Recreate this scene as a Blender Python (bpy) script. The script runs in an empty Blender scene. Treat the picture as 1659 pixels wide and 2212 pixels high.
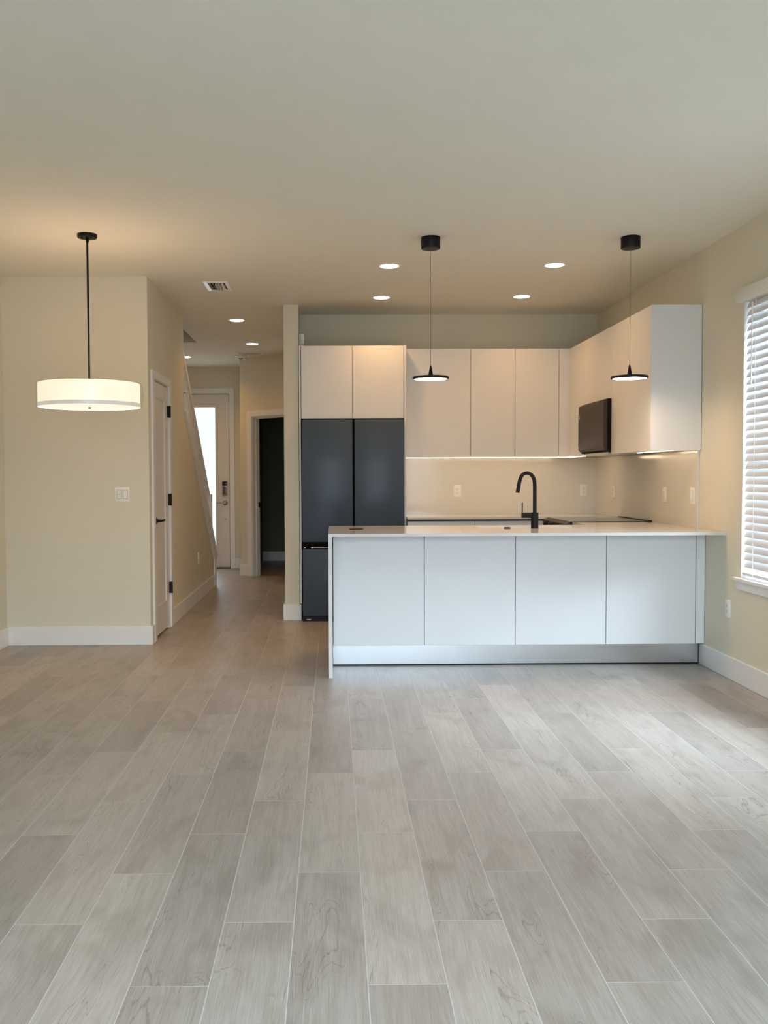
import bpy, bmesh, math, random
from mathutils import Vector, Matrix
random.seed(7)
C = bpy.context.scene.collection
S = bpy.context.scene

# ------------------------------------------------------------------ camera
FPX = 2000.0                       # focal length in pixels of the 1659 px wide frame
cam = bpy.data.cameras.new('camera')
cam.sensor_fit = 'HORIZONTAL'
cam.sensor_width = 36.0
cam.lens = FPX / 1659 * 36.0
cam.shift_x = (829.5 - 740.0) / 1659
cam.clip_start = 0.05
co = bpy.data.objects.new('camera', cam)
C.objects.link(co)
yaw, pit, rho = math.atan(20 / FPX), math.atan(78 / FPX), 0.0042
d = Vector((math.sin(yaw) * math.cos(pit), math.cos(yaw) * math.cos(pit), -math.sin(pit)))
r0 = Vector((math.cos(yaw), -math.sin(yaw), 0))
u0 = r0.cross(d)
rr = math.cos(rho) * r0 - math.sin(rho) * u0
uu = math.sin(rho) * r0 + math.cos(rho) * u0
m = Matrix((rr, uu, -d)).transposed().to_4x4()
m.translation = (0, 0, 1.29)
co.matrix_world = m
S.camera = co

# ------------------------------------------------------------------ view, world, lights
S.view_settings.view_transform = 'Standard'
S.view_settings.look = 'None'
S.view_settings.exposure = 0.0
S.view_settings.gamma = 1.0
S.view_settings.use_curve_mapping = False
S.cycles.max_bounces = 10
S.cycles.diffuse_bounces = 6
S.cycles.glossy_bounces = 4
S.cycles.transparent_max_bounces = 16
S.cycles.sample_clamp_indirect = 6.0
S.cycles.caustics_reflective = False
S.cycles.caustics_refractive = False
S.cycles.use_denoising = True

POT_C = (1.0, 0.49, 0.12)          # downlights
WARM = (1.0, 0.61, 0.34)           # pendants, drum, strips
DAY = (0.72, 0.90, 1.06)
POT_W, HALL_W, FOYER_W, PEND_W, DRUM_UP, DRUM_DN, LED_K = 3.35, 2.0, 4.4, 2.5, 7.6, 3.2, 0.19
REAR_W, SKY_W, SIDE_W, BLIND_W, ENTRY_W = 58.0, 178.0, 182.0, 40.0, 8.0
WORLD = 1.35

w = bpy.data.worlds.new('sky')
S.world = w
w.use_nodes = True
nt = w.node_tree
bg = nt.nodes['Background']
tc = nt.nodes.new('ShaderNodeTexCoord')
sp = nt.nodes.new('ShaderNodeSeparateXYZ')
cr = nt.nodes.new('ShaderNodeValToRGB')
nt.links.new(tc.outputs['Generated'], sp.inputs[0])
mp = nt.nodes.new('ShaderNodeMapRange')
mp.inputs[1].default_value = -1
nt.links.new(sp.outputs['Z'], mp.inputs[0])
nt.links.new(mp.outputs[0], cr.inputs[0])
e = cr.color_ramp.elements
e[0].position = 0.46; e[0].color = (0.80, 0.84, 0.86, 1)
e[1].position = 0.53; e[1].color = (0.80, 0.92, 1.06, 1)
nt.links.new(cr.outputs[0], bg.inputs['Color'])
bg.inputs['Strength'].default_value = WORLD


def area(name, loc, target, sx, sy, watts, col, spread=180, shape='RECTANGLE'):
    l = bpy.data.lights.new(name, 'AREA')
    l.shape = shape
    l.size = sx
    if shape in ('RECTANGLE', 'ELLIPSE'):
        l.size_y = sy
    l.energy = watts
    l.color = col
    l.spread = math.radians(spread)
    o = bpy.data.objects.new(name, l)
    C.objects.link(o)
    o.location = loc
    v = Vector(target) - Vector(loc)
    o.rotation_euler = v.to_track_quat('-Z', 'Y').to_euler()
    return o


# daylight outside the rear sliding door, the window with the blind and an added side opening
area('daylight_rear', (0.4, -2.1, 1.35), (0.4, 6.0, 0.95), 3.4, 2.4, REAR_W, DAY)
area('daylight_sky', (0.5, -2.08, 1.6), (0.5, -0.95, 0.6), 3.4, 1.8, SKY_W, DAY, 84)
area('added_side_light', (4.9, 2.7, 4.4), (1.6, 4.7, 0.0), 2.6, 2.0, SIDE_W, DAY, 80)  # lamp added to brighten the floor through the made-up window
area('daylight_blind', (3.5, 5.1, 1.9), (2.5, 5.1, 1.5), 1.4, 2.2, BLIND_W, DAY)

area('daylight_entry', (-1.905, 13.25, 1.3), (-1.905, 10, 1.1), 0.5, 1.9, ENTRY_W, DAY)

# ------------------------------------------------------------------ materials
def nodes(name):
    mt = bpy.data.materials.new(name)
    mt.use_nodes = True
    return mt, mt.node_tree, mt.node_tree.nodes['Principled BSDF']


def mat(name, col, rough=0.5, metal=0.0, spec=0.5, bump=0.0, bscale=120.0, var=0.0, vscale=6.0, dist=0.002):
    mt, t, p = nodes(name)
    p.inputs['Roughness'].default_value = rough
    p.inputs['Metallic'].default_value = metal
    p.inputs['Specular IOR Level'].default_value = spec
    geo = t.nodes.new('ShaderNodeNewGeometry')
    n = t.nodes.new('ShaderNodeTexNoise')
    n.inputs['Scale'].default_value = vscale
    n.inputs['Detail'].default_value = 3
    t.links.new(geo.outputs['Position'], n.inputs['Vector'])
    mx = t.nodes.new('ShaderNodeMix')
    mx.data_type = 'RGBA'
    mx.inputs[6].default_value = (*[c * (1 - var) for c in col], 1)
    mx.inputs[7].default_value = (*[min(1, c * (1 + var)) for c in col], 1)
    t.links.new(n.outputs['Fac'], mx.inputs[0])
    t.links.new(mx.outputs[2], p.inputs['Base Color'])
    if bump:
        n2 = t.nodes.new('ShaderNodeTexNoise')
        n2.inputs['Scale'].default_value = bscale
        n2.inputs['Detail'].default_value = 2
        t.links.new(geo.outputs['Position'], n2.inputs['Vector'])
        b = t.nodes.new('ShaderNodeBump')
        b.inputs['Strength'].default_value = bump
        b.inputs['Distance'].default_value = dist
        t.links.new(n2.outputs['Fac'], b.inputs['Height'])
        t.links.new(b.outputs[0], p.inputs['Normal'])
    return mt


def emit(name, col, strength):
    mt, t, p = nodes(name)
    p.inputs['Base Color'].default_value = (0.8, 0.8, 0.8, 1)
    p.inputs['Emission Color'].default_value = (*col, 1)
    p.inputs['Emission Strength'].default_value = strength
    return mt


def glass(name, tint=(1, 1, 1), gloss=0.06, rough=0.02):
    mt = bpy.data.materials.new(name)
    mt.use_nodes = True
    t = mt.node_tree
    t.nodes.remove(t.nodes['Principled BSDF'])
    out = t.nodes['Material Output']
    tr = t.nodes.new('ShaderNodeBsdfTransparent')
    tr.inputs[0].default_value = (*tint, 1)
    gl = t.nodes.new('ShaderNodeBsdfGlossy')
    gl.inputs['Roughness'].default_value = rough
    mx = t.nodes.new('ShaderNodeMixShader')
    mx.inputs[0].default_value = gloss
    t.links.new(tr.outputs[0], mx.inputs[1])
    t.links.new(gl.outputs[0], mx.inputs[2])
    t.links.new(mx.outputs[0], out.inputs[0])
    return mt


def speckled(name, col, rough):
    mt, t, p = nodes(name)
    geo = t.nodes.new('ShaderNodeNewGeometry')
    p.inputs['Roughness'].default_value = rough
    prev = None
    base = (*col, 1)
    for k, (sc, th, c2) in enumerate(((38, 0.10, (0.30, 0.27, 0.24, 1)), (31, 0.10, (0.95, 0.95, 0.95, 1)), (17, 0.05, (0.38, 0.34, 0.30, 1)))):
        v = t.nodes.new('ShaderNodeTexVoronoi')
        v.inputs['Scale'].default_value = sc
        add = t.nodes.new('ShaderNodeVectorMath')
        add.operation = 'ADD'
        add.inputs[1].default_value = (k * 3.3, k * 1.7, k * 2.1)
        t.links.new(geo.outputs['Position'], add.inputs[0])
        t.links.new(add.outputs[0], v.inputs['Vector'])
        wn = t.nodes.new('ShaderNodeSeparateColor')
        t.links.new(v.outputs['Color'], wn.inputs[0])
        ls = t.nodes.new('ShaderNodeMath'); ls.operation = 'LESS_THAN'
        t.links.new(v.outputs['Distance'], ls.inputs[0])
        ls.inputs[1].default_value = th
        gt = t.nodes.new('ShaderNodeMath'); gt.operation = 'GREATER_THAN'
        t.links.new(wn.outputs[0], gt.inputs[0])
        gt.inputs[1].default_value = 0.935
        mu = t.nodes.new('ShaderNodeMath'); mu.operation = 'MULTIPLY'
        t.links.new(ls.outputs[0], mu.inputs[0]); t.links.new(gt.outputs[0], mu.inputs[1])
        mu2 = t.nodes.new('ShaderNodeMath'); mu2.operation = 'MULTIPLY'
        t.links.new(mu.outputs[0], mu2.inputs[0]); mu2.inputs[1].default_value = 0.55
        mx = t.nodes.new('ShaderNodeMix'); mx.data_type = 'RGBA'
        t.links.new(mu2.outputs[0], mx.inputs[0])
        if prev is None:
            mx.inputs[6].default_value = base
        else:
            t.links.new(prev, mx.inputs[6])
        mx.inputs[7].default_value = c2
        prev = mx.outputs[2]
    t.links.new(prev, p.inputs['Base Color'])
    return mt


def floor_material():
    mt, t, p = nodes('wood_look_tile')
    L = t.links.new

    def M(op, a, b=None, c=None):
        n = t.nodes.new('ShaderNodeMath')
        n.operation = op
        for k, v in enumerate((a, b, c)):
            if v is None:
                continue
            if isinstance(v, (int, float)):
                n.inputs[k].default_value = v
            else:
                L(v, n.inputs[k])
        return n.outputs[0]

    def XYZ(x, y, z):
        n = t.nodes.new('ShaderNodeCombineXYZ')
        for k, v in enumerate((x, y, z)):
            if isinstance(v, (int, float)):
                n.inputs[k].default_value = v
            else:
                L(v, n.inputs[k])
        return n.outputs[0]

    def noise(vec, scale, detail=3, rough=0.5, dist=0.0):
        n = t.nodes.new('ShaderNodeTexNoise')
        n.inputs['Scale'].default_value = scale
        n.inputs['Detail'].default_value = detail
        n.inputs['Roughness'].default_value = rough
        n.inputs['Distortion'].default_value = dist
        L(vec, n.inputs['Vector'])
        return n.outputs['Fac']

    def ramp(fac, stops):
        n = t.nodes.new('ShaderNodeValToRGB')
        while len(n.color_ramp.elements) < len(stops):
            n.color_ramp.elements.new(0.5)
        for el, (ps, c) in zip(n.color_ramp.elements, stops):
            el.position = ps
            el.color = (c, c, c, 1) if isinstance(c, float) else (*c, 1)
        L(fac, n.inputs[0])
        return n.outputs[0]

    def mix(fac, a, b, mode='MIX'):
        n = t.nodes.new('ShaderNodeMix')
        n.data_type = 'RGBA'
        n.blend_type = mode
        for k, v in ((0, fac), (6, a), (7, b)):
            if isinstance(v, (int, float)):
                n.inputs[k].default_value = v
            elif isinstance(v, tuple):
                n.inputs[k].default_value = (*v, 1)
            else:
                L(v, n.inputs[k])
        return n.outputs[2]

    geo = t.nodes.new('ShaderNodeNewGeometry')
    s = t.nodes.new('ShaderNodeSeparateXYZ')
    L(geo.outputs['Position'], s.inputs[0])
    X, Y = s.outputs[0], s.outputs[1]
    W_, L_ = 0.2018, 1.002
    u = M('DIVIDE', M('ADD', X, 0.119), W_)
    i = M('FLOOR', u)
    fu = M('SUBTRACT', u, i)
    v = M('SUBTRACT', M('DIVIDE', M('SUBTRACT', Y, 2.967), L_), M('DIVIDE', i, 3.0))
    j = M('FLOOR', v)
    fv = M('SUBTRACT', v, j)
    du = M('MULTIPLY', M('MINIMUM', fu, M('SUBTRACT', 1.0, fu)), W_)
    dv = M('MULTIPLY', M('MINIMUM', fv, M('SUBTRACT', 1.0, fv)), L_)
    dm = M('MINIMUM', du, dv)
    mr = t.nodes.new('ShaderNodeMapRange')
    mr.inputs[1].default_value = 0.0009
    mr.inputs[2].default_value = 0.0017
    mr.inputs[3].default_value = 1.0
    mr.inputs[4].default_value = 0.0
    L(dm, mr.inputs[0])
    grout = mr.outputs[0]
    wn = t.nodes.new('ShaderNodeTexWhiteNoise')
    wn.noise_dimensions = '2D'
    L(XYZ(i, j, 0.0), wn.inputs['Vector'])
    rnd = wn.outputs['Value']
    sc = t.nodes.new('ShaderNodeSeparateColor')
    L(wn.outputs['Color'], sc.inputs[0])
    r2, r3 = sc.outputs[1], sc.outputs[2]
    ox = M('MULTIPLY', rnd, 37.0)
    oy = M('MULTIPLY', r2, 53.0)
    # gentle wander of the grain
    wv = noise(XYZ(M('ADD', M('MULTIPLY', X, 4.0), ox), M('ADD', M('MULTIPLY', Y, 1.3), oy), r3), 1.0, 2)
    gx = M('ADD', X, M('MULTIPLY', wv, 0.045))
    fine = noise(XYZ(M('ADD', M('MULTIPLY', gx, 430.0), ox), M('ADD', M('MULTIPLY', Y, 8.0), oy), r3), 1.0, 4, 0.65)
    mid = noise(XYZ(M('ADD', M('MULTIPLY', gx, 48.0), ox), M('ADD', M('MULTIPLY', Y, 2.0), oy), r3), 1.0, 4, 0.6, 0.2)
    broad = noise(XYZ(M('ADD', M('MULTIPLY', gx, 10.0), ox), M('ADD', M('MULTIPLY', Y, 1.5), oy), r3), 1.0, 3, 0.55, 0.6)
    cloud = noise(XYZ(M('ADD', M('MULTIPLY', X, 7.0), oy), M('ADD', M('MULTIPLY', Y, 3.0), ox), r2), 1.0, 2, 0.5, 0.5)
    # cathedral grain: contour lines of a slow stretched field, broken up by fibres
    ring = noise(XYZ(M('ADD', M('MULTIPLY', X, 10.0), oy), M('ADD', M('MULTIPLY', Y, 1.4), ox), r3), 1.0, 2, 0.3, 0.7)
    ringw = M('ADD', ring, M('MULTIPLY', M('SUBTRACT', mid, 0.5), 0.05))
    rl = M('ABSOLUTE', M('SUBTRACT', M('FRACT', M('MULTIPLY', ringw, 26.0)), 0.5))
    ringl = ramp(rl, ((0.0, 1.0), (0.12, 0.0)))
    knot = ramp(ring, ((0.565, 0.0), (0.63, 1.0)))
    ringm = M('MULTIPLY', M('MULTIPLY', ringl, knot), ramp(fine, ((0.36, 1.0), (0.60, 0.35))))
    base = mix(broad, (0.312, 0.273, 0.238), (0.446, 0.407, 0.371))
    base = mix(M('MULTIPLY', rnd, 0.6), base, mix(0.5, base, (0.55, 0.51, 0.465)))
    base = mix(ramp(cloud, ((0.30, 0.62), (0.50, 0.0))), base, (0.27, 0.236, 0.205))
    base = mix(ramp(mid, ((0.34, 0.50), (0.56, 0.0))), base, (0.31, 0.27, 0.235))
    base = mix(ramp(fine, ((0.34, 0.42), (0.47, 0.0))), base, (0.215, 0.187, 0.162))
    base = mix(ramp(fine, ((0.55, 0.0), (0.70, 0.35))), base, (0.64, 0.605, 0.56))
    base = mix(M('MULTIPLY', ringm, 0.85), base, (0.16, 0.13, 0.105))
    tone = M('ADD', 0.88, M('MULTIPLY', r2, 0.24))
    hsv = t.nodes.new('ShaderNodeHueSaturation')
    L(base, hsv.inputs['Color'])
    L(tone, hsv.inputs['Value'])
    col = mix(grout, hsv.outputs[0], (0.57, 0.545, 0.515))
    L(col, p.inputs['Base Color'])
    L(M('ADD', M('MULTIPLY', fine, 0.14), M('ADD', 0.33, M('MULTIPLY', grout, 0.3))), p.inputs['Roughness'])
    p.inputs['Specular IOR Level'].default_value = 0.5
    hgt = M('SUBTRACT', M('MULTIPLY', fine, 0.35), M('MULTIPLY', grout, 0.9))
    b = t.nodes.new('ShaderNodeBump')
    b.inputs['Strength'].default_value = 0.35
    b.inputs['Distance'].default_value = 0.0012
    L(hgt, b.inputs['Height'])
    L(b.outputs[0], p.inputs['Normal'])
    return mt


def blind_material():
    mt = bpy.data.materials.new('faux_wood_blind')
    mt.use_nodes = True
    t = mt.node_tree
    p = t.nodes['Principled BSDF']
    p.inputs['Base Color'].default_value = (0.82, 0.83, 0.84, 1)
    p.inputs['Roughness'].default_value = 0.35
    tr = t.nodes.new('ShaderNodeBsdfTranslucent')
    tr.inputs[0].default_value = (0.80, 0.83, 0.86, 1)
    mx = t.nodes.new('ShaderNodeMixShader')
    mx.inputs[0].default_value = 0.13
    out = t.nodes['Material Output']
    t.links.new(p.outputs[0], mx.inputs[1])
    t.links.new(tr.outputs[0], mx.inputs[2])
    t.links.new(mx.outputs[0], out.inputs[0])
    return mt


def shade_material():
    mt = bpy.data.materials.new('lamp_shade_fabric')
    mt.use_nodes = True
    t = mt.node_tree
    p = t.nodes['Principled BSDF']
    p.inputs['Base Color'].default_value = (0.86, 0.82, 0.74, 1)
    p.inputs['Roughness'].default_value = 0.8
    p.inputs['Emission Color'].default_value = (1.0, 0.885, 0.70, 1)
    geo = t.nodes.new('ShaderNodeNewGeometry')
    n = t.nodes.new('ShaderNodeTexNoise')
    n.inputs['Scale'].default_value = 5
    t.links.new(geo.outputs['Position'], n.inputs['Vector'])
    mr = t.nodes.new('ShaderNodeMapRange')
    mr.inputs[3].default_value = 0.72
    mr.inputs[4].default_value = 1.02
    t.links.new(n.outputs['Fac'], mr.inputs[0])
    t.links.new(mr.outputs[0], p.inputs['Emission Strength'])
    return mt


def brushed(name, col, rough):
    mt, t, p = nodes(name)
    p.inputs['Base Color'].default_value = (*col, 1)
    p.inputs['Metallic'].default_value = 1.0
    geo = t.nodes.new('ShaderNodeNewGeometry')
    mpn = t.nodes.new('ShaderNodeMapping')
    mpn.inputs['Scale'].default_value = (1, 1, 300)
    n = t.nodes.new('ShaderNodeTexNoise')
    n.inputs['Scale'].default_value = 1.0
    t.links.new(geo.outputs['Position'], mpn.inputs[0])
    t.links.new(mpn.outputs[0], n.inputs['Vector'])
    mr = t.nodes.new('ShaderNodeMapRange')
    mr.inputs[3].default_value = rough - 0.005
    mr.inputs[4].default_value = rough + 0.005
    t.links.new(n.outputs['Fac'], mr.inputs[0])
    t.links.new(mr.outputs[0], p.inputs['Roughness'])
    return mt


MW = mat('wall_paint', (0.75, 0.712, 0.595), 0.75, bump=0.25, bscale=90, var=0.015, spec=0.25)
MC = mat('ceiling_paint', (0.82, 0.805, 0.72), 0.85, bump=0.35, bscale=55, var=0.02, spec=0.15)
MT = mat('white_trim_paint', (0.86, 0.86, 0.85), 0.35, var=0.01)
MDR = mat('white_door_paint', (0.78, 0.765, 0.74), 0.4, var=0.01)
MF = floor_material()
MCAB = mat('matte_white_laminate', (0.80, 0.81, 0.82), 0.42, var=0.008, spec=0.35)
MGAP = mat('shadow_gap_board', (0.10, 0.095, 0.09), 0.8)
MQ = speckled('quartz_worktop', (0.74, 0.73, 0.71), 0.055)
MBS = speckled('quartz_backsplash', (0.71, 0.68, 0.595), 0.13)
MBK = mat('black_metal', (0.007, 0.006, 0.006), 0.45, spec=0.22, var=0.1)
MBG = mat('black_gloss', (0.008, 0.008, 0.009), 0.12)
MFR = mat('navy_glass', (0.068, 0.094, 0.136), 0.30, spec=0.24, var=0.05)
MMW = mat('bronze_glass', (0.055, 0.038, 0.025), 0.42, spec=0.18, var=0.05)
MCASE = mat('black_steel_case', (0.006, 0.005, 0.004), 0.7, spec=0.15)
MAL = brushed('brushed_aluminium', (0.60, 0.605, 0.62), 0.27)
MST = brushed('satin_nickel', (0.36, 0.33, 0.29), 0.3)
MPL = mat('white_plastic', (0.88, 0.87, 0.85), 0.35, var=0.01)
MPG = mat('white_plastic_shaded', (0.40, 0.38, 0.35), 0.5)  # white plastic darkened in colour, as shade around the rockers
MSLOT = mat('dark_slot', (0.03, 0.028, 0.026), 0.6)
MSLOT2 = mat('black_rubber', (0.006, 0.006, 0.006), 0.9, spec=0.1)
MWIRE = mat('grey_cable', (0.22, 0.19, 0.15), 0.5)
MLED = emit('led_warm', (1.0, 0.80, 0.55), 9.0)
MLENS = emit('downlight_lens', (1.0, 0.86, 0.68), 14.0)
MDIFF = emit('lamp_diffuser', (1.0, 0.90, 0.72), 0.82)
MSHADE = shade_material()
MBLIND = blind_material()
MGL = glass('clear_glass')
MFILM = glass('clear_plastic_film', (0.96, 0.94, 0.91), 0.08, 0.3)
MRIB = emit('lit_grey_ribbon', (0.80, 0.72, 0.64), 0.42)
MDK = mat('unlit_room_shade', (0.22, 0.23, 0.17), 0.8)  # dark colour stands in for the missing light in this room
MINK = emit('glowing_brown_ink', (0.60, 0.44, 0.25), 0.42)  # ink given its own glow in place of lamplight through the shade
MSILV = mat('pale_mark', (0.75, 0.73, 0.70), 0.4)
MBRZ = mat('bronze_plate', (0.16, 0.10, 0.065), 0.35, metal=0.6)
MDUCT = mat('dark_duct', (0.035, 0.033, 0.028), 0.7)


# ------------------------------------------------------------------ mesh helpers
class B:
    def __init__(self):
        self.bm = bmesh.new()

    def _xf(self, verts, mtx):
        if mtx is not None:
            bmesh.ops.transform(self.bm, matrix=mtx, verts=verts)

    def box(self, x0, x1, y0, y1, z0, z1, bev=0.0, seg=2, mtx=None):
        r = bmesh.ops.create_cube(self.bm, size=1.0)
        vs = r['verts']
        for v in vs:
            v.co = Vector(((x0 + x1) / 2 + v.co.x * (x1 - x0), (y0 + y1) / 2 + v.co.y * (y1 - y0), (z0 + z1) / 2 + v.co.z * (z1 - z0)))
        if bev:
            es = list({ed for v in vs for ed in v.link_edges})
            rb = bmesh.ops.bevel(self.bm, geom=es, offset=bev, segments=seg, affect='EDGES', profile=0.5)
            vs = list({v for f in rb['faces'] for v in f.verts} | {v for v in vs if v.is_valid})
        self._xf(vs, mtx)
        return self

    def prism(self, pts, lo, hi, axis='x', mtx=None):
        """polygon pts in the plane across the axis, extruded from lo to hi"""
        def P(a, b, c):
            return {'x': (c, a, b), 'y': (a, c, b), 'z': (a, b, c)}[axis]
        a = [self.bm.verts.new(P(p[0], p[1], lo)) for p in pts]
        b = [self.bm.verts.new(P(p[0], p[1], hi)) for p in pts]
        fs = [self.bm.faces.new(a), self.bm.faces.new(list(reversed(b)))]
        n = len(pts)
        for k in range(n):
            fs.append(self.bm.faces.new((a[k], b[k], b[(k + 1) % n], a[(k + 1) % n])))
        bmesh.ops.recalc_face_normals(self.bm, faces=fs)
        self._xf(a + b, mtx)
        return self

    def lathe(self, prof, c, axis='z', seg=40, mtx=None):
        rings = []
        for (r, h) in prof:
            if r < 1e-6:
                rings.append([self.bm.verts.new(self._ax(0, 0, h, axis, c))])
            else:
                rings.append([self.bm.verts.new(self._ax(r * math.cos(2 * math.pi * k / seg), r * math.sin(2 * math.pi * k / seg), h, axis, c)) for k in range(seg)])
        fs = []
        for a, b in zip(rings, rings[1:]):
            if len(a) == 1 and len(b) == 1:
                continue
            for k in range(seg):
                k2 = (k + 1) % seg
                if len(a) == 1:
                    fs.append(self.bm.faces.new((a[0], b[k], b[k2])))
                elif len(b) == 1:
                    fs.append(self.bm.faces.new((a[k], b[0], a[k2])))
                else:
                    fs.append(self.bm.faces.new((a[k], b[k], b[k2], a[k2])))
        bmesh.ops.recalc_face_normals(self.bm, faces=fs)
        self._xf([v for r_ in rings for v in r_], mtx)
        return self

    @staticmethod
    def _ax(a, b, h, axis, c):
        v = {'z': (a, b, h), 'x': (h, a, b), 'y': (a, h, b)}[axis]
        return Vector(v) + Vector(c)

    def cyl(self, c, r, h0, h1, axis='z', seg=32, r2=None, mtx=None):
        r2 = r if r2 is None else r2
        return self.lathe(((0, h0), (r, h0), (r2, h1), (0, h1)), c, axis, seg, mtx)

    def tube(self, pts, r, seg=16, rs=None):
        pts = [Vector(p) for p in pts]
        n = len(pts)
        up = Vector((0, 1, 0.001)).normalized()
        rings = []
        for k, p in enumerate(pts):
            tg = (pts[min(k + 1, n - 1)] - pts[max(k - 1, 0)]).normalized()
            a = tg.cross(up)
            if a.length < 1e-4:
                a = tg.cross(Vector((1, 0, 0)))
            a.normalize()
            b = tg.cross(a).normalized()
            q = rs[k] if rs else r
            rings.append([self.bm.verts.new(p + q * (math.cos(2 * math.pi * s / seg) * a + math.sin(2 * math.pi * s / seg) * b)) for s in range(seg)])
        fs = []
        for a, b in zip(rings, rings[1:]):
            for s in range(seg):
                fs.append(self.bm.faces.new((a[s], b[s], b[(s + 1) % seg], a[(s + 1) % seg])))
        fs.append(self.bm.faces.new(rings[0]))
        fs.append(self.bm.faces.new(rings[-1]))
        bmesh.ops.recalc_face_normals(self.bm, faces=fs)
        return self


def wloc(o):
    v = Vector((0, 0, 0))
    while o is not None:
        v += o.location
        o = o.parent
    return v


def obj(name, b, mt, parent=None, loc=None, smooth=True):
    """one mesh object; the shapes are given in world coordinates"""
    me = bpy.data.meshes.new(name)
    base = Vector(loc) if loc is not None else (wloc(parent) if parent else Vector((0, 0, 0)))
    bmesh.ops.translate(b.bm, verts=b.bm.verts, vec=-base)
    b.bm.to_mesh(me)
    b.bm.free()
    me.materials.append(mt)
    if smooth:
        for p in me.polygons:
            p.use_smooth = True
        me.set_sharp_from_angle(angle=math.radians(35))
    o = bpy.data.objects.new(name, me)
    C.objects.link(o)
    o.parent = parent
    o.location = base - wloc(parent) if parent else base
    return o


def tag(o, label, cat, group=None, kind=None):
    o['label'] = label
    o['category'] = cat
    if group:
        o['group'] = group
    if kind:
        o['kind'] = kind
    return o


def thing(name, loc, label, cat, group=None, kind=None):
    o = bpy.data.objects.new(name, None)
    o.empty_display_size = 0.1
    C.objects.link(o)
    o.location = loc
    return tag(o, label, cat, group, kind)


def struct(name, b, mt, label, cat, parent=None):
    o = obj(name, b, mt, parent)
    if parent is None:
        tag(o, label, cat, kind='structure')
    return o


def copy_thing(root, loc, label):
    r = root.copy()
    C.objects.link(r)
    r.location = loc
    r['label'] = label
    for ch in list(root.children):
        c = ch.copy()
        C.objects.link(c)
        c.parent = r
        for g in list(ch.children):
            q = g.copy()
            C.objects.link(q)
            q.parent = c
    return r


# ------------------------------------------------------------------ room constants
H = 2.805          # ceiling
XR, XL = 2.503, -2.505
YB = 8.78          # kitchen back wall
YD = 7.09          # wall behind the drum pendant
XH = -1.405        # hallway wall face
YE = 12.97         # entry door wall
YR = -1.7          # rear wall behind the camera
T = 0.13

# ------------------------------------------------------------------ floor and ceiling
struct('floor', B().box(XL - T, 2.66, YR - T, 14.3, -0.12, 0.0), MF, 'greige wood-look plank tile floor with pale grout lines', 'floor')
# opening above the stair: x XL..-1.535, y YD+T..10.55
cb = B()
cb.box(XL - T, 2.66, YR - T, YD + T, H, H + 0.3)
cb.box(-1.535, 2.66, YD + T, 14.3, H, H + 0.3)
cb.box(XL - T, -1.535, 10.55, 14.3, H, H + 0.3)
struct('ceiling', cb, MC, 'flat pale ceiling with lightly textured paint', 'ceiling')

# ------------------------------------------------------------------ walls
wy0, wy1, wz0, wz1 = 4.72, 5.648, 0.655, 2.335      # window with the blind
vy0, vy1 = 3.3, 4.55                               # made-up opening out of view, lets in light for the floor patch
b = B()
b.box(XR, 2.66, YR - T, vy0, 0, H)
b.box(XR, 2.66, vy1, wy0, 0, H)
b.box(XR, 2.66, wy1, YB + T, 0, H)
for a0, a1 in ((vy0, vy1), (wy0, wy1)):
    b.box(XR, 2.66, a0, a1, 0, wz0)
    b.box(XR, 2.66, a0, a1, wz1, H)
struct('wall_right', b, MW, 'beige painted wall with the blind-covered window', 'wall')
struct('wall_back', B().box(-0.305, XR, YB, YB + T, 0, H), MW, 'beige kitchen wall above the white wall cabinets', 'wall')
struct('wall_left', B().box(XL - T, XL, YR - T, YE + T, 0, H + 2.4), MW, 'beige side wall at the dining end', 'wall')
struct('wall_dining', B().box(XL, XH, YD, YD + 0.115, 0, H + 2.4), MW, 'beige wall behind the drum pendant lamp', 'wall')
# hallway wall with the closet door opening
cy0, cy1, cz = 7.262, 7.912, 2.05
b = B()
b.box(XH - 0.115, XH, YD + 0.115, cy0, 0, H)
b.box(XH - 0.115, XH, cy1, 8.79, 0, H)
b.box(XH - 0.115, XH, cy0, cy1, cz, H)
struct('wall_hall', b, MW, 'hallway wall with the closet door', 'wall')


def zl(y):       # lower edge of the stair skirt
    return 1.86 - 0.777 * (y - 8.85)


ye = 10.86
b = B().prism(((8.79, 0), (ye, 0), (ye, zl(ye) + 0.05), (8.79, zl(8.79) + 0.05)), XH - 0.115, XH, 'x')
struct('wall_stair', b, MW, 'sloping half wall under the stair rail', 'wall')
struct('wall_partition', B().box(-0.435, -0.305, 8.26, 11.52, 0, H), MW, 'narrow wall end beside the refrigerator', 'wall')
b = B()
b.box(XL, -2.375, YE, YE + T, 0, H)
b.box(-1.445, -1.08, YE, YE + T, 0, H)
b.box(-2.375, -1.445, YE, YE + T, 2.435, H)
struct('wall_entry', b, MW, 'wall around the front door', 'wall')
struct('wall_foyer', B().box(-1.2, -1.08, 12.03, YE, 0, H), MW, 'short side wall next to the front door', 'wall')
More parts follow.
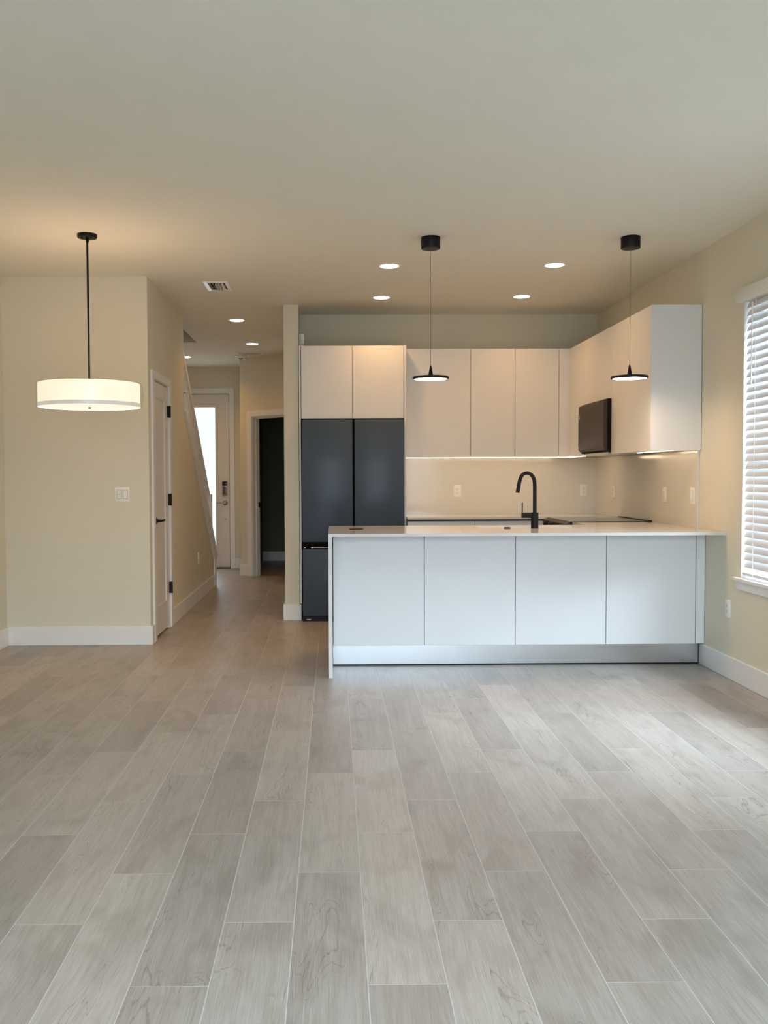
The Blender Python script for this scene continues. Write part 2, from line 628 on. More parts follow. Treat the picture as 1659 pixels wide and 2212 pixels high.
# angled wall with the dark doorway
A = Vector((-1.2, 12.03, 0))
ang = math.atan2(-0.49, 0.59)
MA = Matrix.Translation(A) @ Matrix.Rotation(ang, 4, 'Z')     # local x along the wall, local y into the dark room
t0, t1, dh = 0.205, 0.965, 2.055
b = B()
b.box(0, t0, 0, 0.125, 0, H, mtx=MA)
b.box(t1, 1.02, 0, 0.125, 0, H, mtx=MA)
b.box(t0, t1, 0, 0.125, dh, H, mtx=MA)
struct('wall_angled', b, MW, 'angled hallway wall with the dark doorway', 'wall')
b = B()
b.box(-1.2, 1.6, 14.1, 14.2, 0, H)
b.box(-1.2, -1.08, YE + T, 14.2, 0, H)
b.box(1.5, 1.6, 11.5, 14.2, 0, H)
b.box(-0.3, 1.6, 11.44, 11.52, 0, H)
struct('wall_utility', b, MDK, 'walls of the unlit room behind the doorway, shade put in their colour', 'wall')
b = B()
ro0, ro1, roz = -1.4, 2.2, 2.5
b.box(XL, ro0, YR - T, YR, 0, H)
b.box(ro1, XR, YR - T, YR, 0, H)
b.box(ro0, ro1, YR - T, YR, roz, H)
struct('wall_rear', b, MW, 'wall with the sliding glass door', 'wall')
# stairwell above the ceiling
b = B()
b.box(-1.535, -1.42, YD, 10.55, H + 0.3, H + 2.4)
b.box(XL - T, -1.42, 10.55, 10.66, H + 0.3, H + 2.4)
b.box(XL - T, -1.42, YD - 0.1, 10.66, H + 2.4, H + 2.5)
struct('wall_stairwell', b, MW, 'upper walls of the stairwell', 'wall')

# ------------------------------------------------------------------ baseboards
BH, BT = 0.143, 0.016


def bboard(name, boxes, label):
    b = B()
    for (x0, x1, y0, y1) in boxes:
        b.box(x0, x1, y0, y1, 0, BH, 0.003, 1)
    return struct(name, b, MT, label, 'baseboard')


bboard('baseboard_right', ((XR - BT, XR, YR, 6.24),), 'tall white baseboard under the window')
bboard('baseboard_left', ((XL, XL + BT, YR, YD - BT),), 'white baseboard along the dining side wall')
bboard('baseboard_dining', ((XL, XH + BT, YD - BT, YD), (XH, XH + BT, YD, 7.172)), 'tall white baseboard under the drum pendant')
bboard('baseboard_hall', ((XH, XH + BT, 8.002, 10.80),), 'white baseboard along the hallway wall beyond the closet')
bboard('baseboard_partition', ((-0.451, -0.288, 8.244, 8.26), (-0.451, -0.435, 8.26, 11.2)), 'white baseboard wrapped round the wall end')
bboard('baseboard_entry', ((-1.375, -1.2, YE - BT, YE), (-1.216, -1.2, 12.03, YE)), 'white baseboard beside the front door')
b = B()
b.box(-0.016, 0.128, -BT, 0, 0, BH, 0.003, 1, MA)
struct('baseboard_angled', b, MT, 'short white baseboard left of the dark doorway', 'baseboard')
bboard('baseboard_utility', ((-1.08, 1.5, 14.084, 14.1),), 'white baseboard inside the dark room')

# ------------------------------------------------------------------ dark doorway casing (door_3)
t = thing('door_3', A, 'white cased opening to the unlit room in the angled wall', 'doorway', kind='structure')
b = B()
b.box(t0 - 0.076, t0 + 0.004, -0.018, 0, 0, dh + 0.07, 0.003, 1, MA)
b.box(t1 - 0.004, t1 + 0.05, -0.018, 0, 0, dh + 0.07, 0.003, 1, MA)
b.box(t0 + 0.0042, t1 - 0.0042, -0.018, 0, dh - 0.004, dh + 0.07, 0.003, 1, MA)
obj('casing', b, MT, t)
b = B()
b.box(t0, t0 + 0.016, 0, 0.125, 0, dh, mtx=MA)
b.box(t1 - 0.016, t1, 0, 0.125, 0, dh, mtx=MA)
b.box(t0, t1, 0, 0.125, dh - 0.016, dh, mtx=MA)
b.box(t0 + 0.016, t0 + 0.028, 0.055, 0.09, 0, dh - 0.016, mtx=MA)
b.box(t0 + 0.016, t1 - 0.016, 0.055, 0.09, dh - 0.028, dh - 0.016, mtx=MA)
obj('jamb', b, MT, t)
obj('strike_plate', B().box(t0 + 0.0155, t0 + 0.0185, 0.095, 0.122, 0.89, 0.955, mtx=MA), MBK, t)

# ------------------------------------------------------------------ closet door (door_2)
t = thing('door_2', (XH, cy0, 0), 'white single-panel closet door with black lever and hinges', 'door', kind='structure')
b = B()
b.box(XH, XH + 0.018, cy0 - 0.085, cy0 - 0.006, 0, cz + 0.065, 0.003, 1)
b.box(XH, XH + 0.018, cy1 + 0.01, cy1 + 0.09, 0, cz + 0.065, 0.003, 1)
b.box(XH, XH + 0.018, cy0 - 0.006, cy1 + 0.01, cz + 0.006, cz + 0.065, 0.003, 1)
b.box(XH - 0.115, XH, cy0 - 0.001, cy0 + 0.006, 0, cz)
b.box(XH - 0.115, XH, cy1 - 0.006, cy1 + 0.001, 0, cz)
obj('casing', b, MT, t)
b = B()                                # slab: stiles, rails, recessed panel
dx0, dx1, dy0, dy1, dz0, dz1 = XH - 0.037, XH - 0.002, cy0 + 0.009, cy1 - 0.009, 0.018, cz - 0.006
b.box(dx0, dx1, dy0, dy0 + 0.115, dz0, dz1, 0.002, 1)
b.box(dx0, dx1, dy1 - 0.115, dy1, dz0, dz1, 0.002, 1)
b.box(dx0, dx1, dy0 + 0.115, dy1 - 0.115, dz1 - 0.125, dz1, 0.002, 1)
b.box(dx0, dx1, dy0 + 0.115, dy1 - 0.115, dz0, dz0 + 0.235, 0.002, 1)
b.box(dx0 + 0.01, dx1 - 0.010, dy0 + 0.1, dy1 - 0.1, dz0 + 0.2, dz1 - 0.1)
sl = obj('door_slab', b, MDR, t)
b = B()
b.lathe(((0, 0), (0.027, 0), (0.027, 0.006), (0.016, 0.012), (0.012, 0.022), (0.010, 0.05), (0, 0.052)), (XH - 0.002, cy0 + 0.075, 0.94), 'x', 24)
b.box(XH + 0.042, XH + 0.056, cy0 + 0.066, cy0 + 0.19, 0.932, 0.950, 0.004)
obj('lever_handle', b, MBK, t)
for hz in (1.84, 1.094, 0.344):
    b = B()
    b.cyl((XH + 0.020, cy1 + 0.001, 0), 0.008, hz - 0.05, hz + 0.05, 'z', 12)
    b.box(XH - 0.003, XH + 0.0205, cy1 - 0.012, cy1 + 0.0095, hz - 0.048, hz + 0.048)
    obj('hinge', b, MBK, t)

# ------------------------------------------------------------------ front door (door_1)
t = thing('door_1', (-1.91, YE, 0), 'white front door with full-height glass pane at the hallway end', 'door', kind='structure')
fx0, fx1, fz1 = -2.358, -1.452, 2.43
b = B()
b.box(-1.445, -1.375, YE - 0.02, YE, 0, 2.52, 0.003, 1)
b.box(-2.445, -2.375, YE - 0.02, YE, 0, 2.52, 0.003, 1)
b.box(-2.3748, -1.4452, YE - 0.02, YE, 2.444, 2.52, 0.003, 1)
obj('casing', b, MT, t)
gx0, gx1, gz0, gz1 = -2.172, -1.638, 0.262, 2.256
b = B()
b.box(fx0, gx0, YE + 0.004, YE + 0.048, 0.02, fz1)
b.box(gx1, fx1, YE + 0.004, YE + 0.048, 0.02, fz1)
b.box(gx0, gx1, YE + 0.004, YE + 0.048, 0.02, gz0)
b.box(gx0, gx1, YE + 0.004, YE + 0.048, gz1, fz1)
obj('door_slab', b, MDR, t)
b = B()
b.box(gx0 - 0.03, gx0 + 0.004, YE - 0.008, YE + 0.004, gz0 - 0.03, gz1 + 0.04, 0.002, 1)
b.box(gx1 - 0.004, gx1 + 0.03, YE - 0.008, YE + 0.004, gz0 - 0.03, gz1 + 0.04, 0.002, 1)
b.box(gx0 + 0.0042, gx1 - 0.0042, YE - 0.008, YE + 0.004, gz0 - 0.03, gz0 + 0.004, 0.002, 1)
b.box(gx0 + 0.0042, gx1 - 0.0042, YE - 0.008, YE + 0.004, gz1 - 0.004, gz1 + 0.04, 0.002, 1)
obj('glazing_frame', b, MDR, t)
obj('pane', B().box(gx0, gx1, YE + 0.02, YE + 0.03, gz0, gz1), MGL, t)
b = B().box(fx1 - 0.01, fx1 + 0.0065, YE + 0.05, YE + 0.09, 0.0, 2.434).box(fx0 - 0.0165, fx0 + 0.01, YE + 0.05, YE + 0.09, 0.0, 2.434)
b.box(fx0 + 0.0105, fx1 - 0.0105, YE + 0.05, YE + 0.09, fz1 - 0.01, 2.4345)
obj('gap_light_block', b, MGAP, t)  # dark strips added behind the slab gaps to stop light leaking in
obj('threshold', B().box(fx0, fx1 + 0.005, YE - 0.03, YE + 0.1, 0, 0.02, 0.004, 1), MBRZ, t)
k = obj('keypad_lock', B().box(-1.548, -1.484, YE - 0.022, YE + 0.004, 1.018, 1.222, 0.005), MST, t)
obj('cover', B().box(-1.549, -1.483, YE - 0.027, YE - 0.02, 1.160, 1.221, 0.003), MBG, k)
obj('plate', B().box(-1.540, -1.492, YE - 0.025, YE - 0.021, 1.040, 1.145, 0.002), MBRZ, k)
b = B()
b.lathe(((0, 0), (0.036, 0), (0.036, -0.006), (0.024, -0.012), (0.013, -0.02), (0.012, -0.05), (0, -0.052)), (-1.513, YE + 0.004, 0.921), 'y', 28)
b.tube(((-1.513, YE - 0.044, 0.921), (-1.55, YE - 0.05, 0.92), (-1.615, YE - 0.047, 0.915)), 0.007, 10)
obj('lever_handle', b, MST, t)
obj('peephole', B().cyl((-1.511, YE, 0.69), 0.012, 0.004, -0.004, 'y', 16), MST, t)

# ------------------------------------------------------------------ rear sliding door (door_4) and the windows
t = thing('door_4', (-0.5, YR, 0), 'sliding glass door behind the viewpoint', 'door', kind='structure')
b = B()
for x0, x1 in ((ro0, ro0 + 0.06), (0.40, 0.50), (ro1 - 0.06, ro1)):
    b.box(x0, x1, YR - 0.11, YR - 0.03, 0, roz)
b.box(ro0, ro1, YR - 0.11, YR - 0.03, 0, 0.07)
b.box(ro0, ro1, YR - 0.11, YR - 0.03, roz - 0.07, roz)
obj('frame', b, MT, t)
obj('pane', B().box(ro0 + 0.06, ro1 - 0.06, YR - 0.075, YR - 0.065, 0.07, roz - 0.07), MGL, t)


def window(name, y0, y1, label):
    t = thing(name, (XR, (y0 + y1) / 2, wz0), label, 'window', kind='structure')
    b = B()
    for a0, a1, c0, c1 in ((y0, y0 + 0.045, wz0, wz1), (y1 - 0.045, y1, wz0, wz1), (y0 + 0.0452, y1 - 0.0452, wz0, wz0 + 0.05), (y0 + 0.0452, y1 - 0.0452, wz1 - 0.045, wz1), (y0 + 0.0452, y1 - 0.0452, 1.48, 1.52)):
        b.box(2.605, 2.65, a0, a1, c0, c1)
    obj('frame', b, MT, t)
    obj('pane', B().box(2.625, 2.632, y0 + 0.03, y1 - 0.03, wz0 + 0.03, wz1 - 0.03), MGL, t)
    obj('liner', B().box(XR + 0.001, 2.605, y1 - 0.004, y1 + 0.001, wz0, wz1).box(XR + 0.001, 2.605, y0 - 0.001, y0 + 0.004, wz0, wz1), MT, t)
    obj('sill', B().box(XR - 0.038, 2.605, y0 - 0.06, y1 + 0.062, wz0 - 0.02, wz0 + 0.001, 0.004), MT, t)
    obj('apron', B().box(XR - 0.014, XR, y0 - 0.035, y1 + 0.036, wz0 - 0.075, wz0 - 0.02, 0.003, 1), MT, t)
    return t


window('window_1', wy0, wy1, 'tall window behind the white slatted blind')
window('window_added', vy0, vy1, 'added window out of view that lets light onto the floor')  # unseen window, added so a light patch falls on the floor

t = thing('window_blind', (2.53, (wy0 + wy1) / 2, wz0 + 0.01), 'white horizontal-slat blind hanging in the window', 'blind')
obj('valance', B().box(XR - 0.042, XR - 0.004, wy0 - 0.02, wy1 + 0.022, wz1 - 0.006, wz1 + 0.072, 0.004), MT, t)
b = B()
sz, n = 0.0463, 35
ca, sa = math.cos(math.radians(63)), math.sin(math.radians(63))
z_ = wz1 - 0.018
while z_ > wz0 + 0.06:
    prof = []
    for q in range(7):
        s_ = -0.025 + 0.05 * q / 6
        cv = 0.0035 * (1 - (s_ / 0.025) ** 2)
        prof.append((2.528 + s_ * ca - cv * sa, z_ + s_ * sa + cv * ca))
    th = 0.0026
    back = [(x + th * sa, zz - th * ca) for x, zz in reversed(prof)]
    poly = prof + back
    # polygon in x,z extruded along y
    b.prism(poly, wy0 + 0.010, wy1 - 0.012, 'y')
    z_ -= sz
zb = z_ + sz
slats = obj('slats', b, MBLIND, t)
obj('bottom_rail', B().box(2.504, 2.552, wy0 + 0.010, wy1 - 0.012, wz0 + 0.018, wz0 + 0.036, 0.004), MBLIND, t)
for yy in (wy1 - 0.155, wy0 + 0.15):
    b = B().tube(((2.5045, yy, wz1), (2.5045, yy, wz0 + 0.03)), 0.0018, 6)
    b.box(2.500, 2.504, yy - 0.008, yy + 0.008, wz0 + 0.02, wz0 + 0.034)
    obj('ladder_cord', b, MPL, t)
obj('tilt_wand', B().tube(((2.498, wy1 - 0.125, wz1 - 0.02), (2.496, wy1 - 0.122, wz1 - 0.515)), 0.0042, 8), MPL, t)

# ------------------------------------------------------------------ staircase
t = thing('staircase', (-2.0, 10.95, 0), 'white stair rail and skirt rising along the hallway wall', 'staircase')
b = B()
y1_, y0_ = 11.02, 8.795
b.prism(((y0_, zl(y0_)), (y1_ - 0.16, zl(y1_ - 0.16)), (y1_ - 0.005, 0.30), (y1_, 0.345), (y0_, zl(y0_) + 0.183)), XH - 0.125, XH + 0.018, 'x')
b.prism(((y0_, zl(y0_) + 0.175), (y1_, zl(y1_) + 0.165), (y1_, zl(y1_) + 0.186), (y0_, zl(y0_) + 0.196)), XH - 0.135, XH + 0.028, 'x')
obj('skirt_board', b, MT, t)
b = B()
b.box(XH - 0.12, XH + 0.012, ye + 0.005, 11.0, 0, 0.33, 0.003, 1)
b.box(XH + 0.010, XH + 0.020, 10.785, 10.80, 0.0, 0.33)
obj('end_post', b, MT, t)


def zr(y):
    return 2.09 - 0.785 * (y - 9.47)


b = B()
prof = [(8.80, zr(8.80)), (10.74, zr(10.74)), (10.74, zr(10.74) - 0.062), (8.80, zr(8.80) - 0.062)]
b.prism(prof, -1.492, -1.428, 'x')
obj('handrail', b, MT, t)
obj('newel_post', B().box(-1.503, -1.41, 10.715, 10.81, zl(10.76) + 0.14, 1.085, 0.006), MT, t)
yy = 8.86
while yy < 10.68:
    obj('baluster', B().box(-1.476, -1.444, yy - 0.016, yy + 0.016, zl(yy) + 0.15, zr(yy) - 0.04), MT, t)
    yy += 0.115
b = B()
for k in range(13):
    ya = 10.95 - 0.26 * k
    b.box(-2.49, -1.535, ya - 0.26, ya + 0.02, 0.2 * k + 0.17, 0.2 * k + 0.2)
    b.box(-2.49, -1.535, ya - 0.02, ya, max(0.0, 0.2 * k - 0.05), 0.2 * k + 0.17)
obj('steps', b, MT, t)

# ------------------------------------------------------------------ peninsula base cabinets
DY = 6.19           # face of the panels
xs = (-0.005, 0.609, 1.2215, 1.835, 2.440)
names = ('white base cabinet at the waterfall end of the peninsula', 'second white base cabinet from the waterfall end of the peninsula',
         'white peninsula cabinet below the black faucet', 'white peninsula cabinet nearest the window wall')
for k in range(4):
    a0, a1 = xs[k], xs[k + 1]
    t = thing('base_cabinet', ((a0 + a1) / 2, DY + 0.3, 0.15), names[k], 'cabinet', 'peninsula base cabinets')
    obj('carcass', B().box(a0 + 0.0015, a1 - 0.0015, DY + 0.022, 6.44 if k in (1, 2) else 6.768, 0.15, 0.899), MGAP if k < 3 else MCAB, t)
    obj('panel', B().box(a0 + 0.0022, a1 - 0.0022, DY, DY + 0.02, 0.148, 0.896, 0.0012, 1), MCAB, t)
    if k == 3:
        obj('filler_strip', B().box(xs[4] + 0.0022, XR - 0.003, DY, DY + 0.02, 0.150, 0.898, 0.0012, 1), MCAB, t)
t = thing('toe_kick', (1.2, 6.26, 0), 'brushed aluminium plinth under the peninsula cabinets', 'toe kick')
obj('kick_board', B().box(-0.006, 2.483, 6.25, 6.266, 0.010, 0.147), MAL, t)
obj('dark_gap_strip', B().box(-0.006, 2.483, 6.252, 6.264, 0.0, 0.010), MBK, t)  # black strip stands in for the dark gap beneath the board

# ------------------------------------------------------------------ worktop (continuous) with waterfall end
ZT, ZU = 0.922, 0.903
t = thing('worktop', (1.2, 6.3, ZU), 'pale quartz worktop with waterfall end and sink cut-out', 'worktop')
CY0, CY1 = 5.865, 6.795
SX0, SX1, SY0, SY1 = 1.022, 1.742, 6.455, 6.735
b = B()
b.box(-0.032, SX0, CY0, CY1, ZU, ZT)
b.box(SX1, XR - 0.001, CY0, CY1, ZU, ZT)
b.box(SX0, SX1, CY0, SY0, ZU, ZT)
b.box(SX0, SX1, SY1, CY1, ZU, ZT)
b.box(1.862, XR - 0.001, CY1, 7.188, ZU, ZT)
b.box(1.862, XR - 0.001, 7.962, YB - 0.001, ZU, ZT)
b.box(0.652, 1.862, 8.125, YB - 0.001, ZU, ZT)
bmesh.ops.remove_doubles(b.bm, verts=b.bm.verts, dist=1e-5)
obj('top_slab', b, MQ, t, smooth=False)
obj('waterfall_panel', B().box(-0.032, -0.0085, CY0, CY1 - 0.02, 0.0, ZU), MQ, t)

# sink and fittings
t = thing('sink', (1.38, 6.6, 0.7), 'white undermount sink basin set in the peninsula worktop', 'sink')
b = B()
b.box(SX0 - 0.012, SX1 + 0.012, SY0 - 0.012, SY0, 0.70, ZU)
b.box(SX0 - 0.012, SX1 + 0.012, SY1, SY1 + 0.012, 0.70, ZU)
b.box(SX0 - 0.012, SX0, SY0, SY1, 0.70, ZU)
b.box(SX1, SX1 + 0.012, SY0, SY1, 0.70, ZU)
b.box(SX0 - 0.012, SX1 + 0.012, SY0 - 0.012, SY1 + 0.012, 0.69, 0.70)
obj('basin', b, MPL, t)
obj('drain', B().cyl((1.38, 6.6, 0), 0.045, 0.70, 0.704, 'z', 24), MST, t)

FX, FY = 1.396, 6.40
t = thing('faucet', (FX, FY, ZT), 'matte black gooseneck faucet standing beside the sink', 'faucet')
b = B()
b.lathe(((0, ZT), (0.027, ZT), (0.027, ZT + 0.004), (0.0255, ZT + 0.006), (0.0255, 1.030), (0.022, 1.031), (0, 1.031)), (FX, FY, 0), 'z', 32)
obj('body', b, MBK, t)
pts = [(FX, FY, 1.025)]
for k in range(8):
    pts.append((FX, FY, 1.03 + 0.2 * k / 8))
# arch: over the apex and down to the sloping spray head
pts += [(1.3945, FY, 1.240), (1.391, FY, 1.260), (1.383, FY, 1.279), (1.370, FY, 1.294), (1.355, FY, 1.3025), (1.340, FY, 1.305),
        (1.325, FY, 1.302), (1.312, FY, 1.294), (1.302, FY, 1.281), (1.2955, FY, 1.266), (1.291, FY, 1.250), (1.287, FY, 1.233)]
obj('spout', B().tube(pts, 0.0128, 20), MBK, t)
q0 = Vector((1.2885, FY, 1.242))
q1 = Vector((1.2765, FY, 1.168))
obj('spray_head', B().tube([q0, q0 + (q1 - q0) * 0.5, q1], 0.0131, 20, rs=[0.0128, 0.0132, 0.0136]), MBK, t)
b = B()
b.cyl((0, FY, 1.012), 0.0185, 1.375, 1.306, 'x', 24)
b.tube(((1.3095, FY, 1.02), (1.3095, FY, 1.06), (1.310, FY, 1.1)), 0.0042, 10)
obj('lever', b, MBK, t)
b = B().lathe(((0, ZT), (0.0235, ZT), (0.0235, ZT + 0.004), (0.019, ZT + 0.008), (0, ZT + 0.009)), (1.205, FY, 0), 'z', 28)
tag(obj('air_switch', b, MBK, loc=(1.205, FY, ZT)), 'small round black button on the worktop left of the faucet', 'button')
t = thing('socket_lid', (0.158, 6.37, ZT), 'flat black round pop-up socket lid in the worktop near the refrigerator', 'socket')
obj('lid', B().lathe(((0, ZT), (0.050, ZT), (0.050, ZT + 0.003), (0.047, ZT + 0.004), (0, ZT + 0.004)), (0.158, 6.37, 0), 'z', 32), MBK, t)

# ------------------------------------------------------------------ back run base cabinets
for a0, a1, lab in ((0.652, 1.253, 'white base cabinet next to the refrigerator against the kitchen wall'), (1.253, 1.858, 'white corner base cabinet left of the range')):
    t = thing('base_cabinet', ((a0 + a1) / 2, 8.45, 0.1), lab, 'cabinet', 'kitchen wall base cabinets')
    obj('carcass', B().box(a0 + 0.001, a1 - 0.001, 8.176, 8.77, 0.1, 0.899), MGAP, t)
    obj('drawer_front', B().box(a0 + 0.002, a1 - 0.002, 8.155, 8.174, 0.70, 0.885, 0.001, 1), MCAB, t)
    obj('door', B().box(a0 + 0.002, a1 - 0.002, 8.155, 8.174, 0.1, 0.695, 0.001, 1), MCAB, t)
t = thing('base_cabinet', (2.18, 8.3, 0.1), 'white base cabinet filling the kitchen corner beyond the range', 'cabinet')
obj('carcass', B().box(1.885, XR - 0.005, 7.966, 8.77, 0.1, 0.899), MCAB, t)
t = thing('base_cabinet', (2.18, 7.0, 0.1), 'white base cabinet between the peninsula and the range', 'cabinet')
obj('carcass', B().box(1.885, XR - 0.005, 6.80, 7.186, 0.1, 0.899), MCAB, t)

# ------------------------------------------------------------------ range
t = thing('range', (2.18, 7.575, 0), 'black slide-in range set between the right-hand worktops', 'range')
obj('body', B().box(1.89, 2.49, 7.195, 7.955, 0.05, 0.9, 0.003, 1), MBK, t)
obj('cooktop', B().box(1.85, 2.46, 7.19, 7.96, 0.9, 0.927, 0.002, 1), MBG, t)
b = B().prism(((1.85, 0.926), (1.815, 0.905), (1.822, 0.845), (1.89, 0.845), (1.89, 0.9)), 7.195, 7.955, 'y')
pn = obj('control_panel', b, MMW, t)
for k in range(4):
    yk = 7.30 + 0.18 * k
    obj('knob', B().cyl((0, yk, 0.875), 0.019, 1.822, 1.785, 'x', 20), MBK, t)
obj('oven_door', B().box(1.838, 1.89, 7.20, 7.95, 0.2, 0.835, 0.003, 1), MBG, t)
b = B().tube(((1.785, 7.25, 0.80), (1.785, 7.9, 0.80)), 0.011, 12)
b.box(1.785, 1.84, 7.27, 7.29, 0.79, 0.81).box(1.785, 1.84, 7.86, 7.88, 0.79, 0.81)
obj('oven_handle', b, MST, t)
obj('drawer', B().box(1.84, 1.89, 7.20, 7.95, 0.06, 0.19, 0.003, 1), MBK, t)
b = B().box(2.460, 2.464, 7.21, 7.985, 0.924, 0.930).box(2.484, 2.488, 7.21, 7.985, 0.924, 0.930)
b.box(2.460, 2.488, 7.195, 7.21, 0.924, 0.932).box(2.460, 2.488, 7.985, 7.99, 0.924, 0.931)
b.box(2.464, 2.484, 7.21, 7.985, 0.924, 0.9255)
obj('rear_trim', b, MBK, t)

# ------------------------------------------------------------------ backsplash
b = B().box(0.652, XR - 0.001, 8.766, YB - 0.001, ZT + 0.0005, 1.452)
tag(obj('backsplash', b, MBS, loc=(1.5, 8.77, ZT)), 'speckled beige quartz slab on the wall facing the room', 'backsplash')
b = B().box(2.489, XR - 0.001, 6.305, 8.7655, ZT + 0.0005, 1.452)
o = tag(obj('backsplash', b, MBS, loc=(2.495, 7.5, ZT)), 'speckled quartz slab on the side wall behind the range', 'backsplash')
obj('polished_edge', B().box(2.4888, XR - 0.001, 6.303, 6.3055, ZT, 1.452), MQ, o)

# ------------------------------------------------------------------ wall cabinets
ZB, ZC = 1.453, 2.436
YU = 8.431
XU = 2.157
for a0, a1, lab in ((0.651, 1.253, 'wide white wall cabinet above the worktop beside the refrigerator'),
                    (1.253, 1.656, 'narrow white wall cabinet in the middle of the kitchen wall'),
                    (1.656, 2.056, 'narrow white wall cabinet next to the corner filler strip')):
    t = thing('wall_cabinet', ((a0 + a1) / 2, 8.6, ZB), lab, 'cabinet', 'wall cabinets above the worktop')
    obj('carcass', B().box(a0 + 0.0015, a1 - 0.0015, YU + 0.022, YB - 0.003, ZB + 0.006, ZC - 0.001), MCAB, t)
    obj('gap_liner', B().box(a0 + 0.0002, a1 - 0.0002, YU + 0.0195, YU + 0.022, ZB + 0.008, ZC - 0.002), MGAP, t)
    obj('door', B().box(a0 + 0.002, a1 - 0.002, YU, YU + 0.019, ZB, ZC, 0.001, 1), MCAB, t)
    if a1 > 2.0:
        obj('corner_filler', B().box(a1 + 0.002, XU + 0.02, YU, YU + 0.019, ZB, ZC, 0.001, 1), MCAB, t)
ME0, ME1 = 7.172, 7.932
for (a0, a1, z0, lab) in ((6.277, ME0, ZB, 'white wall cabinet with the bare end panel facing the room'),
                          (ME0, ME1, 1.884, 'short white wall cabinet directly above the microwave'),
                          (ME1, YU + 0.02, ZB, 'white wall cabinet in the corner beyond the microwave')):
    t = thing('wall_cabinet', (2.33, (a0 + a1) / 2, z0), lab, 'cabinet', 'wall cabinets on the side wall')
    y0c = a0 + (0.018 if a0 < 6.5 else 0.001)
    obj('carcass', B().box(XU + 0.021, XR - 0.003, y0c, min(a1 - 0.001, YB - 0.02), z0 + 0.005, ZC - 0.001), MCAB, t)
    obj('door', B().box(XU, XU + 0.019, a0 + 0.0012 + (0.017 if a0 < 6.5 else 0), a1 - 0.0012 - (0.02 if a1 > 8.3 else 0), z0, ZC, 0.001, 1), MCAB, t)
    if a0 < 6.5:
        obj('end_panel', B().box(XU, XR - 0.004, 6.277, 6.294, ZB, ZC, 0.001, 1), MCAB, t)

# microwave
t = thing('microwave', (2.25, 7.55, 1.47), 'dark over-the-range microwave mounted under the short cabinet', 'microwave')
obj('case', B().box(2.128, XR - 0.02, ME0 + 0.003, ME1 - 0.003, 1.468, 1.882, 0.003, 1), MCASE, t)
b = B().prism(((2.098, 1.862), (2.104, 1.870), (2.128, 1.872), (2.128, 1.482), (2.112, 1.482), (2.098, 1.503)), ME0 + 0.008, ME1 - 0.02, 'y')
dr = obj('door', b, MMW, t)
obj('handle_recess', B().box(2.0965, 2.104, ME1 - 0.036, ME1 - 0.0195, 1.53, 1.80), MBG, dr)
obj('vent_line', B().box(2.0972, 2.1, ME0 + 0.02, ME1 - 0.05, 1.8065, 1.8085), MBK, dr)
b = B().box(2.0966, 2.0984, ME1 - 0.062, ME1 - 0.050, 1.779, 1.790).box(2.0966, 2.0984, ME1 - 0.062, ME1 - 0.050, 1.763, 1.774)
obj('badge', b, MSILV, dr)
b = B().box(2.15, 2.45, ME0 + 0.05, ME1 - 0.05, 1.452, 1.468).box(2.14, 2.25, ME0 + 0.1, ME0 + 0.3, 1.446, 1.455)
obj('vent_grille', b, MST, t)

# under cabinet lights
def led(name, x0, x1, y0, y1, z, label, watts, aim):
    o = tag(obj(name, B().box(x0, x1, y0, y1, z - 0.006, z + 0.001, 0.001, 1), MLED, loc=((x0 + x1) / 2, (y0 + y1) / 2, z)), label, 'light', 'under-cabinet light strips')
    L = area('strip_glow', ((x0 + x1) / 2, (y0 + y1) / 2, z - 0.008), (0, 0, 0), max(x1 - x0, 0.01), max(y1 - y0, 0.01), watts * LED_K, WARM, 170)
    L.rotation_euler = (math.radians(aim[0]), math.radians(aim[1]), 0)
    return o


led('under_cabinet_light', 0.66, 2.16, YU + 0.002, YU + 0.014, ZB, 'long glowing strip under the wall cabinets facing the room', 5.0, (48, 0))
led('under_cabinet_light', XU + 0.002, XU + 0.014, ME1 + 0.01, YU - 0.01, ZB, 'glowing strip under the corner cabinet beyond the microwave', 1.2, (0, -48))
led('under_cabinet_light', 2.322, 2.3255, 6.30, ME0 - 0.12, ZB + 0.0055, 'glowing strip under the cabinet with the bare end panel', 0.8, (0, -30))

# ------------------------------------------------------------------ refrigerator and its surround
t = thing('wall_cabinet', (0.175, 8.5, 1.8), 'two-door white cabinet above the refrigerator with full-height side panels', 'cabinet')
CFY = 8.23
obj('carcass', B().box(-0.282, 0.63, CFY + 0.022, YB - 0.004, 1.80, 2.436), MGAP, t)
for a0, a1 in ((-0.281, 0.1735), (0.1735, 0.629)):
    obj('door', B().box(a0 + 0.0018, a1 - 0.0018, CFY, CFY + 0.02, 1.80, 2.439, 0.001, 1), MCAB, t)
obj('side_panel', B().box(-0.300, -0.2835, CFY + 0.008, YB - 0.004, 0.150, 2.442, 0.001, 1), MCAB, t)
obj('side_panel', B().box(0.632, 0.650, CFY - 0.01, YB - 0.004, 0.0, 2.444, 0.001, 1), MCAB, t)

